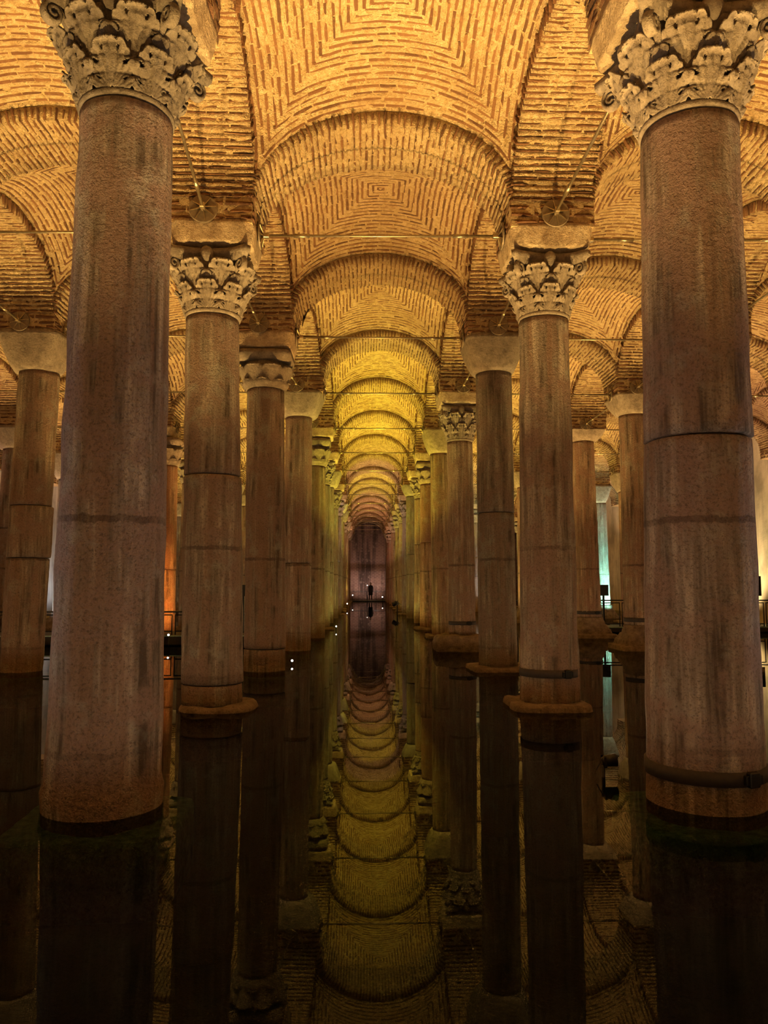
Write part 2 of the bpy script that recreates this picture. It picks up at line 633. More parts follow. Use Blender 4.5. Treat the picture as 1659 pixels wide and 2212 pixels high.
def build_vault(seed):
    r = np.random.default_rng(seed)
    random.seed(seed)
    NC = 20
    pitch = AV / NC
    # mortar shell: rings of beds swelling between the brick courses
    us = [0.004]
    for j in range(NC):
        for q in (0.06, 0.16, 0.27, 0.73, 0.84, 0.94, 1.0):
            us.append(pitch * (j + q))
    us = np.array(us)
    bead = np.array([0.022 if abs(((x / pitch) % 1.0) - 0.5) > 0.30 else 0.0 for x in us])
    nv = 36
    vq = np.sin(np.linspace(-1, 1, nv, endpoint=False) * PI / 2 * 0.97) / math.sin(PI / 2 * 0.97)
    rows = []
    for x, bd in zip(us, bead):
        ring = []
        z = P(vq * x) + dome(x)
        for (cc, ss) in ((1, 0), (0, 1), (-1, 0), (0, -1)):
            X_, Y_ = vq * x, np.full(nv, -x)
            ring.append(np.stack([X_ * cc - Y_ * ss, X_ * ss + Y_ * cc, z - bd], -1))
        rows.append(np.concatenate(ring))
    Pt = np.concatenate(rows)
    wob = snoise(Pt, seed, 10) * 0.003 + snoise(Pt, seed + 1, 34) * 0.0055
    Pt[:, 2] += wob
    flat = np.maximum(np.abs(Pt[:, 0]), np.abs(Pt[:, 1]))
    Pt[:, :2] *= (1 + 0.010 * snoise(Pt, seed + 2, 16) / np.maximum(flat, 0.3))[:, None]
    shell = mesh_np('groin_vault', Pt, grid_quads(4 * nv, len(us), True), M['mortar'], True)
    B = Bricks()
    nc = NC
    vv = np.linspace(0, AV * 0.992, 400)
    zz = P(vv)
    arc = np.concatenate([[0], np.cumsum(np.hypot(np.diff(vv), np.diff(zz)))])
    for j in range(nc):
        uj = (j + 0.5) * pitch
        half = np.interp(min(uj, AV * 0.985), vv, arc)
        L = 2 * half
        nb = max(1, int(round(L / 0.30)))
        for side in range(4):
            off = r.uniform(-0.1, 0.1)
            cuts = np.linspace(-half, half, nb + 1)
            if nb > 1:
                cuts[1:-1] += off + r.normal(0, 0.02, nb - 1)
            ph = r.uniform(0, 6)
            for b in range(nb):
                if r.random() < 0.025:
                    continue
                a0, a1 = cuts[b], cuts[b + 1]
                ac = (a0 + a1) / 2
                if a1 - a0 < 0.05:
                    continue
                vc = math.copysign(float(np.interp(abs(ac), arc, vv)), ac)
                uw = uj + 0.010 * math.sin(vc * 3 + ph) + r.normal(0, 0.006)
                e = 0.01
                z = float(P(vc) + dome(uw))
                dv = float((P(vc + e) - P(vc - e)) / (2 * e))
                dv = max(-6, min(6, dv))
                du = float((dome(uw + e) - dome(uw - e)) / (2 * e))
                t = unit(np.array([1, 0, dv]))
                c = unit(np.array([0, 1, du]))
                nrm = np.cross(t, c)
                nrm = unit(nrm if nrm[2] < 0 else -nrm)
                c = unit(np.cross(nrm, t))
                rot = r.normal(0, 0.03)
                t = unit(t + c * rot + nrm * r.normal(0, 0.03))
                c = unit(np.cross(nrm, t))
                pos = np.array([vc, uw, z])
                R = [np.array([[1, 0], [0, 1]]), np.array([[0, -1], [1, 0]]), np.array([[-1, 0], [0, -1]]), np.array([[0, 1], [-1, 0]])][side]

                def rr(w):
                    w = w.copy()
                    w[:2] = R @ w[:2]
                    return w
                thick = r.uniform(0.036, 0.052)
                proud = r.uniform(0.004, 0.015)
                B.add(rr(pos), rr(t), rr(c), rr(nrm), (a1 - a0) - r.uniform(0.0, 0.022) + (0.05 if r.random() < 0.3 else 0), thick, proud)
    return shell, B


def build_arch(seed, half):
    """arch of the given half span along x, PH half width along y"""
    r = np.random.default_rng(seed)
    random.seed(seed)
    a, b = half, A_RISE
    t2 = np.linspace(PI, 0, 600)
    xx, z2 = a * np.cos(t2), Z_SPR + b * np.sin(t2)
    arc = np.concatenate([[0], np.cumsum(np.hypot(np.diff(xx), np.diff(z2)))])
    nc = int(arc[-1] / 0.090)
    w = PH - 0.03
    st, bd = [0.0], [0.0]
    for j in range(nc):
        for q in (0.06, 0.17, 0.27, 0.73, 0.83, 0.94, 1.0):
            st.append((j + q) * arc[-1] / nc)
            bd.append(0.022 if abs(q - 0.5) > 0.30 else 0.0)
    th = np.interp(np.array(st), arc, t2)
    bd = np.array(bd)
    nx, nz = np.cos(th) / a, np.sin(th) / b
    ln = np.hypot(nx, nz)
    nx, nz = nx / ln, nz / ln
    ys = np.linspace(-w, w, 9)
    V = []
    for y in ys:
        V.append(np.stack([a * np.cos(th) + nx * (0.010 - bd), np.full(len(th), y), Z_SPR + b * np.sin(th) + nz * (0.010 - bd)], -1))
    for (y, d) in ((w, 0.30), (-w, 0.30)):
        V.append(np.stack([a * np.cos(th) + nx * d, np.full(len(th), y), Z_SPR + b * np.sin(th) + nz * d], -1))
    V = np.concatenate(V)
    V[:, 1] += 0.014 * snoise(V, seed, 11)
    V[:, 2] += 0.008 * snoise(V, seed + 1, 26) + 0.006 * snoise(V, seed + 2, 48)
    n = len(th)
    F = []
    for jj in range(len(ys) + 2):
        j2 = (jj + 1) % (len(ys) + 2)
        for i in range(n - 1):
            F.append((jj * n + i, jj * n + i + 1, j2 * n + i + 1, j2 * n + i))
    core = mesh_np('brick_arch', V, F, M['mortar'], False)
    B = Bricks()
    for j in range(nc):
        s = (j + 0.5) * arc[-1] / nc
        t = float(np.interp(s, arc, t2))
        pos0 = np.array([a * math.cos(t), 0, Z_SPR + b * math.sin(t)])
        nn = unit(np.array([math.cos(t) / a, 0, math.sin(t) / b]))   # outwards
        tg = unit(np.array([-a * math.sin(t), 0, b * math.cos(t)]))
        nb = 4 if j % 2 else 3
        cuts = np.linspace(-PH - 0.01, PH + 0.01, nb + 1)
        cuts[1:-1] += r.normal(0, 0.02, nb - 1)
        cuts[0] += r.normal(0, 0.012)
        cuts[-1] += r.normal(0, 0.012)
        for q in range(nb):
            l = cuts[q + 1] - cuts[q]
            edge = q in (0, nb - 1)
            if r.random() < 0.02 and not edge:
                continue
            pr = r.uniform(-0.013, 0.006)
            dep = 0.085 if edge else 0.04
            yv = unit(np.array([0, 1, 0]) + tg * r.normal(0, 0.02))
            inn = -nn
            pos = pos0 + np.array([0, (cuts[q] + cuts[q + 1]) / 2, 0]) + nn * (dep - pr)
            cx = unit(np.cross(inn, yv))
            B.add(pos, yv, cx, inn, l - r.uniform(0.008, 0.025), r.uniform(0.020, 0.036), dep)
    return core, B


def build_pier(seed):
    r = np.random.default_rng(seed)
    random.seed(seed)
    bm = bmesh.new()
    w = PH - 0.014
    box_bm(bm, 0, 0, 7.35, 2 * w, 2 * w, 0.84)
    me = bpy.data.meshes.new('brick_pier')
    bm.to_mesh(me)
    bm.free()
    me.materials.append(M['mortar'])
    B = Bricks()
    z = 6.99
    row = 0
    while z < 7.34:
        for side in range(4):
            ca, sa = [(1, 0), (0, 1), (-1, 0), (0, -1)][side]
            nb = 4 if (row + side) % 2 else 3
            cuts = np.linspace(-PH, PH, nb + 1)
            cuts[1:-1] += r.normal(0, 0.02, nb - 1)
            for q in range(nb):
                l = cuts[q + 1] - cuts[q]
                x, y = (cuts[q] + cuts[q + 1]) / 2, -PH + 0.09
                pos = np.array([x * ca - y * sa, x * sa + y * ca, z + r.normal(0, 0.004)])
                t = unit(np.array([ca, sa, r.normal(0, 0.02)]))
                nrm = np.array([sa, -ca, 0.0])
                B.add(pos, t, np.cross(nrm, t), nrm, l - r.uniform(0.012, 0.03), r.uniform(0.048, 0.062), 0.09 + r.uniform(-0.016, 0.004))
        z += 0.112
        row += 1
    return me, B


def proj(p):
    X, Y, Z = p[0], p[1], p[2] - CAM_H
    c, s = math.cos(YAW), math.sin(YAW)
    xr, yr = X * c - Y * s, X * s + Y * c
    cp, sp = math.cos(PITCH), math.sin(PITCH)
    d = yr * cp + Z * sp
    if d < 0.3:
        return None
    return 829.5 + FPX * xr / d, 1106 - FPX * (-yr * sp + Z * cp) / d, d


ceiling = empty('ceiling')
tag(ceiling, 'golden lit brick ceiling of groin vaults and arches over the columns', 'ceiling', None, 'structure')

VAULTS = [build_vault(11 + s) for s in range(3)]
ARCH_T = [build_arch(31 + s, 1.82) for s in range(3)]
PIERS = [build_pier(51 + s) for s in range(2)]
for lst in (VAULTS, ARCH_T, PIERS):
    for q, (me, B) in enumerate(lst):
        lst[q] = (me, B, B.mesh())

N_SINGLE = [0]


def place_masonry(name, lst, var, mw, single):
    """one vault, arch or pier under the ceiling; bricks one by one where the photograph shows them large"""
    me, B, full = lst[var]
    o = obj(name, me, ceiling)
    o.matrix_local = mw
    rest = None
    if single:
        A = np.array(mw)
        score = []
        for i, m in enumerate(B.m):
            w = A @ m
            pr = proj(w[:3, 3])
            if pr is None or not (-15 < pr[0] < 1675 and -15 < pr[1] < 2227):
                continue
            th = np.linalg.norm(w[:3, 1]) * FPX / pr[2]
            if th > 5.2:
                score.append((np.linalg.norm(w[:3, 0]) * FPX / pr[2], i))
        score.sort(reverse=True)
        pick = [i for _, i in score[:300]]
        for i in pick:
            b = bpy.data.objects.new('brick', BMESH[B.v[i]])
            COL.objects.link(b)
            b.parent = o
            b.matrix_local = Matrix(B.m[i].tolist())
        N_SINGLE[0] += len(pick)
        ps = set(pick)
        rest = [i for i in range(len(B.m)) if i not in ps]
        if rest:
            s = obj('brick_courses', B.mesh(rest), o)
            s['kind'] = 'stuff'
    else:
        s = obj('brick_courses', full, o)
        s['kind'] = 'stuff'
    return o


cnt = 0
for i in range(7):
    for k in range(-1, 17):
        y0, y1 = yk(k), yk(k + 1)
        x0 = (px_(i, k) + px_(i, k + 1)) / 2
        x1 = (px_(i + 1, k) + px_(i + 1, k + 1)) / 2
        sx = ((x1 - x0) / 2 - PH + 0.10) / AV
        sy = (S / 2 - PH + 0.10) / AV
        rot = 0
        mw = Matrix.Translation(((x0 + x1) / 2, (y0 + y1) / 2, 0)) @ Matrix.Diagonal((sx, sy, 1, 1))
        single = (i in (2, 3, 4) and k in (1, 2))
        place_masonry('groin_vault', VAULTS, cnt % 3, mw, single)
        cnt += 1
for i in range(7):
    for k in range(-1, 18):
        xa, xb = px_(i, k), px_(i + 1, k)
        sx = ((xb - xa) / 2 - PH) / 1.82
        mw = Matrix.Translation(((xa + xb) / 2, yk(k), 0)) @ Matrix.Diagonal((sx, 1, 1, 1))
        place_masonry('brick_arch', ARCH_T, (i + k) % 3, mw, i in (2, 3, 4) and k in (2,) or (i == 3 and k == 3))
for i in range(0, 8):
    for k in range(-1, 17):
        xa, xb = px_(i, k), px_(i, k + 1)
        ang = math.atan2(S, xb - xa)
        ln = math.hypot(S, xb - xa)
        sx = (ln / 2 - PH) / 1.82
        mw = Matrix.Translation(((xa + xb) / 2, yk(k) + S / 2, 0)) @ Matrix.Rotation(ang, 4, 'Z') @ Matrix.Diagonal((sx, 1, 1, 1))
        place_masonry('brick_arch', ARCH_T, (i + 2 * k) % 3, mw, i in (3, 4) and k in (1, 2))
for i in range(0, 8):
    for k in range(0, 17):
        mw = Matrix.Translation((px_(i, k), yk(k), 0))
        place_masonry('brick_pier', PIERS, (i + k) % 2, mw, i in (3, 4) and k in (2, 3))
print('single bricks', N_SINGLE[0])

# ------------------------------------------------------------------ column parts


def shaft_mesh(z0, z1, prof, seed, seg=56, amp=0.006, lean=(0, 0), chip=None):
    """prof(z) -> radius; lean: x shift as a function of z given by two end values over the column"""
    dz = 0.09
    n = max(4, int((z1 - z0) / dz))
    zs = np.linspace(z0, z1, n)
    zs = np.concatenate([[z0], [z0 + 0.012], zs[1:-1], [z1 - 0.012], [z1]])
    th = np.linspace(0, 2 * PI, seg, endpoint=False)
    R, pts = [], []
    for j, z in enumerate(zs):
        r = prof(z) - (0.020 if j in (0, len(zs) - 1) else 0)
        pts.append(np.stack([r * np.cos(th) + lean[0] + (lean[1] - lean[0]) * z / 6.0, r * np.sin(th), np.full(seg, z)], -1))
    Pn = np.concatenate(pts)
    nz = snoise(Pn, seed, 7) * amp + snoise(Pn, seed + 1, 22) * amp * 0.5
    rad = Pn[:, :2] - np.stack([lean[0] + (lean[1] - lean[0]) * Pn[:, 2] / 6.0, np.zeros(len(Pn))], -1)
    Pn[:, :2] += rad / (np.linalg.norm(rad, axis=1, keepdims=True) + 1e-9) * nz[:, None]
    q = grid_quads(seg, len(zs), True)
    # caps as fans
    c0, c1 = len(Pn), len(Pn) + 1
    Pn = np.concatenate([Pn, [[lean[0] + (lean[1] - lean[0]) * z0 / 6, 0, z0]], [[lean[0] + (lean[1] - lean[0]) * z1 / 6, 0, z1]]])
    tr = []
    top = (len(zs) - 1) * seg
    for i in range(seg):
        tr.append((c0, (i + 1) % seg, i))
        tr.append((c1, top + i, top + (i + 1) % seg))
    return mesh_np('shaft_drum', Pn, q, M['marble'], True, tr)


def lathe_mesh(name, prof, mat, seg=40, expo=None, noise=0.0, seed=1, caps=True, smooth=True):
    """prof: list of (r, z[, e]) ; e = superellipse exponent of the plan (2 round, large square)"""
    th = np.linspace(0, 2 * PI, seg, endpoint=False)
    pts = []
    for pr in prof:
        r, z = pr[0], pr[1]
        e = pr[2] if len(pr) > 2 else 2.0
        c, s = np.cos(th), np.sin(th)
        k = (np.abs(c) ** e + np.abs(s) ** e) ** (-1.0 / e)
        pts.append(np.stack([r * k * c, r * k * s, np.full(seg, z)], -1))
    Pn = np.concatenate(pts)
    if noise:
        d = np.stack([snoise(Pn, seed, 9), snoise(Pn, seed + 5, 9), snoise(Pn, seed + 9, 9)], -1)
        d2 = np.stack([snoise(Pn, seed + 2, 30), snoise(Pn, seed + 6, 30), snoise(Pn, seed + 8, 30)], -1)
        Pn = Pn + d * noise + d2 * noise * 0.4
    q = grid_quads(seg, len(prof), True)
    tr = []
    if caps:
        c0, c1 = len(Pn), len(Pn) + 1
        Pn = np.concatenate([Pn, [[0, 0, prof[0][1]]], [[0, 0, prof[-1][1]]]])
        top = (len(prof) - 1) * seg
        for i in range(seg):
            tr.append((c0, (i + 1) % seg, i))
            tr.append((c1, top + i, top + (i + 1) % seg))
    return mesh_np(name, Pn, q, mat, smooth, tr if tr else None)


def leaf_mesh(h, hw, r0, r1, curl, mat, carved=True, seed=0, nu=45, nv=46):
    """acanthus leaf standing on a bell: base radius r0, r1 at its shoulder, tip curling outwards"""
    s = np.linspace(-1, 1, nu)
    t = np.linspace(0, 1, nv)
    Sg, Tg = np.meshgrid(s, t)
    lob = np.abs(np.sin(PI * (Tg * 3.0 + 0.12)))
    if carved:
        W = hw * np.interp(Tg, [0, 0.2, 0.45, 0.62, 0.75, 0.88, 1.0], [0.80, 0.92, 1.10, 0.96, 0.66, 0.50, 0.16])
    else:
        W = hw * (0.78 + 0.34 * np.sin(PI * np.clip(Tg * 0.92, 0, 1)))
        W = W * np.where(Tg > 0.72, np.sqrt(np.clip(1 - ((Tg - 0.72) / 0.285) ** 2, 0.02, 1)), 1.0)
    if carved:
        W = W * (0.80 + 0.24 * lob ** 0.6)
    tb = 0.74
    zc = np.where(Tg < tb, h * Tg / tb * 0.86, 0)
    rc = np.where(Tg < tb, r0 + (r1 - r0) * (Tg / tb) ** 1.8, 0)
    q = np.clip((Tg - tb) / (1 - tb), 0, 1)
    ang = q * 2.5
    zc = np.where(Tg >= tb, h * 0.86 + curl * np.sin(ang), zc)
    rc = np.where(Tg >= tb, r1 + curl * (1 - np.cos(ang)), rc)
    out = 0.035 * np.exp(-((Tg - 0.55) / 0.4) ** 2)
    d = np.zeros_like(Sg)
    if carved:
        # ribs fanning out from the foot of the leaf, cut as sharp furrows
        phi = np.arctan2(Sg * W, h * (Tg + 0.10))
        fur = np.abs(np.sin(phi * 13.0 + 0.35 * np.sin(Tg * 9)))
        d += 0.026 * (fur ** 0.6 - 0.5) * np.clip(0.35 + Tg, 0, 1)
        d += 0.020 * np.exp(-(Sg / 0.09) ** 2) * (1 - 0.4 * Tg)
        d += 0.030 * np.clip(np.abs(Sg) - 0.55, 0, 1) * lob * 2
        d -= 0.030 * (1 - lob) ** 2 * np.abs(Sg)
    else:
        d += 0.030 * (1 - Sg ** 2)
    rr = rc + out + d
    A = Sg * W / np.maximum(rc, r0)
    Pn = np.stack([rr * np.sin(A), -rr * np.cos(A), zc], -1).reshape(-1, 3)
    Pn += (np.stack([snoise(Pn, seed, 25), snoise(Pn, seed + 3, 25), snoise(Pn, seed + 4, 25)], -1)) * 0.004
    F = []
    sf, tf = Sg.reshape(-1), Tg.reshape(-1)
    for (a, b, c, e) in grid_quads(nu, nv):
        sm, tm = (sf[a] + sf[c]) / 2, (tf[a] + tf[c]) / 2
        hole = False
        if carved:
            for (hs, ht, ra, rb) in ((0.62, 0.20, 0.13, 0.040), (0.58, 0.50, 0.14, 0.045), (0.50, 0.76, 0.11, 0.034)):
                x, y = (abs(sm) - hs) / ra, (tm - ht - (abs(sm) - hs) * 0.25) / rb
                if x * x + y * y < 1:
                    hole = True
        if not hole:
            F.append((a, b, c, e))
    # thickness: a back sheet and a rim
    G = Pn.reshape(nv, nu, 3)
    du = np.gradient(G, axis=1)
    dv = np.gradient(G, axis=0)
    N = np.cross(du, dv)
    N /= np.linalg.norm(N, axis=2, keepdims=True) + 1e-9
    back = (G - N * 0.016 * np.where(N[:, :, 1:2] * G[:, :, 1:2] + N[:, :, 0:1] * G[:, :, 0:1] >= 0, 1, 1)).reshape(-1, 3)
    m = len(Pn)
    F2 = [(e + m, c + m, b_ + m, a_ + m) for (a_, b_, c, e) in F]
    rim = {}
    for f in F:
        for q in range(4):
            k2 = (f[q], f[(q + 1) % 4])
            if (k2[1], k2[0]) in rim:
                del rim[(k2[1], k2[0])]
            else:
                rim[k2] = 1
    F3 = [(b_, a_, a_ + m, b_ + m) for (a_, b_) in rim]
    return mesh_np('acanthus_leaf' if carved else 'plain_leaf', np.concatenate([Pn, back]), F + F2 + F3, mat, True)


def volute_mesh(mat):
    """spiral scroll rising from the bell to the abacus corner, in the x-z plane at +x"""
    V, F = [], []
    pts = []
    for i in range(10):
        q = i / 9
        pts.append((0.50 + 0.19 * q ** 1.3, 0.44 + 0.245 * q))
    cx, cz, rad = 0.70, 0.595, 0.090
    for i in range(26):
        a = PI / 2 - i * 0.42
        rr = rad * (1 - i / 32)
        pts.append((cx + rr * math.cos(a), cz + rr * math.sin(a)))
    n = 8
    for i, (x, z) in enumerate(pts):
        w = 0.05 if i > 8 else 0.035 + 0.0015 * i
        hgt = 0.022
        p0 = pts[max(i - 1, 0)]
        p1 = pts[min(i + 1, len(pts) - 1)]
        tx, tz = p1[0] - p0[0], p1[1] - p0[1]
        l = math.hypot(tx, tz) + 1e-9
        nx, nz = -tz / l, tx / l
        for j in range(n):
            a = 2 * PI * j / n
            V.append((x + nx * hgt * math.cos(a), w * math.sin(a), z + nz * hgt * math.cos(a)))
    for i in range(len(pts) - 1):
        for j in range(n):
            F.append((i * n + j, i * n + (j + 1) % n, (i + 1) * n + (j + 1) % n, (i + 1) * n + j))
    return mesh_np('volute', V, F, mat, True)


def abacus_mesh(hw, z0, z1, mat, seed):
    """concave sided abacus slab with cut corners"""
    prof = []
    per = []
    n = 13
    for side in range(4):
        a = side * PI / 2
        for i in range(n):
            s = -1 + 2 * i / (n - 1)
            x = s * hw * 0.90
            y = -(hw - 0.16 * (1 - s * s))
            per.append((x * math.cos(a) - y * math.sin(a), x * math.sin(a) + y * math.cos(a)))
    m = len(per)
    V = []
    lv = [(0.90, z0), (0.93, z0 + (z1 - z0) * 0.4), (0.99, z0 + (z1 - z0) * 0.5), (1.0, z1)]
    for (k, z) in lv:
        for (x, y) in per:
            V.append((x * k, y * k, z))
    V = np.array(V)
    V += np.stack([snoise(V, seed, 20), snoise(V, seed + 1, 20), snoise(V, seed + 2, 20)], -1) * 0.006
    F = grid_quads(m, len(lv), True)
    V = np.concatenate([V, [[0, 0, z0]], [[0, 0, z1]]])
    tr = []
    for i in range(m):
        tr.append((len(V) - 2, (i + 1) % m, i))
        tr.append((len(V) - 1, 3 * m + i, 3 * m + (i + 1) % m))
    return mesh_np('abacus', V, F, mat, False, tr)


CM = M['capital']
BELL = lathe_mesh('capital', [(0.385, 0), (0.415, 0.015), (0.42, 0.05), (0.395, 0.07), (0.395, 0.20), (0.41, 0.36), (0.46, 0.52), (0.53, 0.62), (0.56, 0.66)], CM, 40)
LEAF_LOW = [leaf_mesh(0.31, 0.192, 0.415, 0.490, 0.046, CM, True, 3 + q) for q in range(2)]
LEAF_UP = [leaf_mesh(0.34, 0.232, 0.445, 0.575, 0.052, CM, True, 13 + q) for q in range(2)]
VOL = volute_mesh(CM)
ABAC = abacus_mesh(0.64, 0.655, 0.80, CM, 5)
BOSS = lathe_mesh('boss', [(0.02, -0.10), (0.075, -0.075), (0.10, 0.0), (0.085, 0.07), (0.02, 0.10)], CM, 16, noise=0.008, seed=9)
PLEAF_LOW = leaf_mesh(0.16, 0.175, 0.42, 0.455, 0.03, CM, False, 31, 13, 14)
PLEAF_UP = leaf_mesh(0.40, 0.21, 0.44, 0.56, 0.035, CM, False, 32, 13, 14)
SBELL = lathe_mesh('capital', [(0.40, 0), (0.43, 0.02), (0.43, 0.10), (0.41, 0.2), (0.42, 0.3), (0.45, 0.48), (0.50, 0.60)], CM, 32)
SSLAB = lathe_mesh('abacus', [(0.52, 0.60, 6), (0.56, 0.62, 7), (0.585, 0.70, 7), (0.60, 0.72, 8), (0.60, 0.82, 8)], CM, 40, noise=0.004)


def block_mesh(h, seed, top=0.63):
    """plain block capital: round below, square above"""
    pr = []
    for q in np.linspace(0, 1, 11):
        r = 0.425 + (top - 0.425) * (q ** 0.75)
        pr.append((r, h * q * 0.86, 2.2 + 7.0 * q ** 1.2))
    pr.append((top + 0.005, h * 0.88, 10))
    pr.append((top + 0.005, h, 10))
    return lathe_mesh('capital', pr, CM, 56, noise=0.006, seed=seed)


def impost_mesh(z0, z1, seed, r0=0.56, r1=0.63):
    pr = [(0.40, z0 - 0.04, 4), (0.40, z0 + 0.035, 4), (r0, z0 + 0.04, 7), (r0 + 0.012, z0 + 0.06, 8)]
    for q in np.linspace(0.2, 1, 6):
        pr.append((r0 + (r1 - r0) * q, z0 + (z1 - z0) * q, 9))
    return lathe_mesh('impost_block', pr, M['impost'], 56, noise=0.013, seed=seed)


def plinth_mesh(kind, seed):
    r = np.random.default_rng(seed)
    if kind == 'slab':
        pr = [(0.60, -0.66, 9), (0.60, -0.10, 9), (0.60, -0.02, 9), (0.59, 0.05, 9), (0.575, 0.085, 9), (0.45, 0.09, 6)]
        return lathe_mesh('plinth', pr, M['plinth'], 44, noise=0.020, seed=seed, smooth=False)
    if kind == 'disc':
        pr = [(0.52, -0.66, 3), (0.57, -0.06, 3), (0.59, 0.0, 3), (0.57, 0.05, 3), (0.53, 0.075, 3), (0.42, 0.08, 3)]
        return lathe_mesh('plinth', pr, M['plinth'], 44, noise=0.018, seed=seed, smooth=False)
    if kind == 'sunk':
        pr = [(0.64, -0.66, 9), (0.64, -0.14, 9), (0.62, -0.10, 9)]
        return lathe_mesh('plinth', pr, M['algae'], 44, noise=0.015, seed=seed)
    if kind == 'attic':
        pr = [(0.72, -0.66, 16), (0.72, 0.11, 16), (0.70, 0.125, 16), (0.60, 0.13, 14), (0.595, 0.15, 14), (0.57, 0.25, 14), (0.565, 0.28, 14), (0.535, 0.285, 12), (0.53, 0.30, 12),
              (0.48, 0.40, 8), (0.475, 0.43, 6), (0.455, 0.435, 4), (0.455, 0.55, 2.6), (0.445, 0.56, 2.2), (0.44, 0.66, 2.0)]
        return lathe_mesh('plinth', pr, M['plinth'], 56, noise=0.005, seed=seed, smooth=False)
    if kind == 'boulder':
        pr = [(0.70, -0.66, 9), (0.78, -0.02, 9), (0.80, 0.10, 8), (0.80, 0.22, 8), (0.76, 0.32, 7), (0.70, 0.39, 7), (0.44, 0.41, 3)]
        return lathe_mesh('plinth', pr, M['plinth'], 44, noise=0.045, seed=seed, smooth=False)


ORD = ['first', 'second', 'third', 'fourth', 'fifth', 'sixth', 'seventh', 'eighth', 'ninth', 'tenth', 'eleventh', 'twelfth', 'thirteenth',
       'fourteenth', 'fifteenth', 'sixteenth', 'seventeenth']
ROWNAME = {1: 'third row left of the middle aisle', 2: 'second row left of the middle aisle', 3: 'row lining the left side of the middle aisle',
           4: 'row lining the right side of the middle aisle', 5: 'second row right of the middle aisle', 6: 'third row right of the middle aisle'}
_cache = {}


def cached(key, fn):
    if key not in _cache:
        _cache[key] = fn()
    return _cache[key]


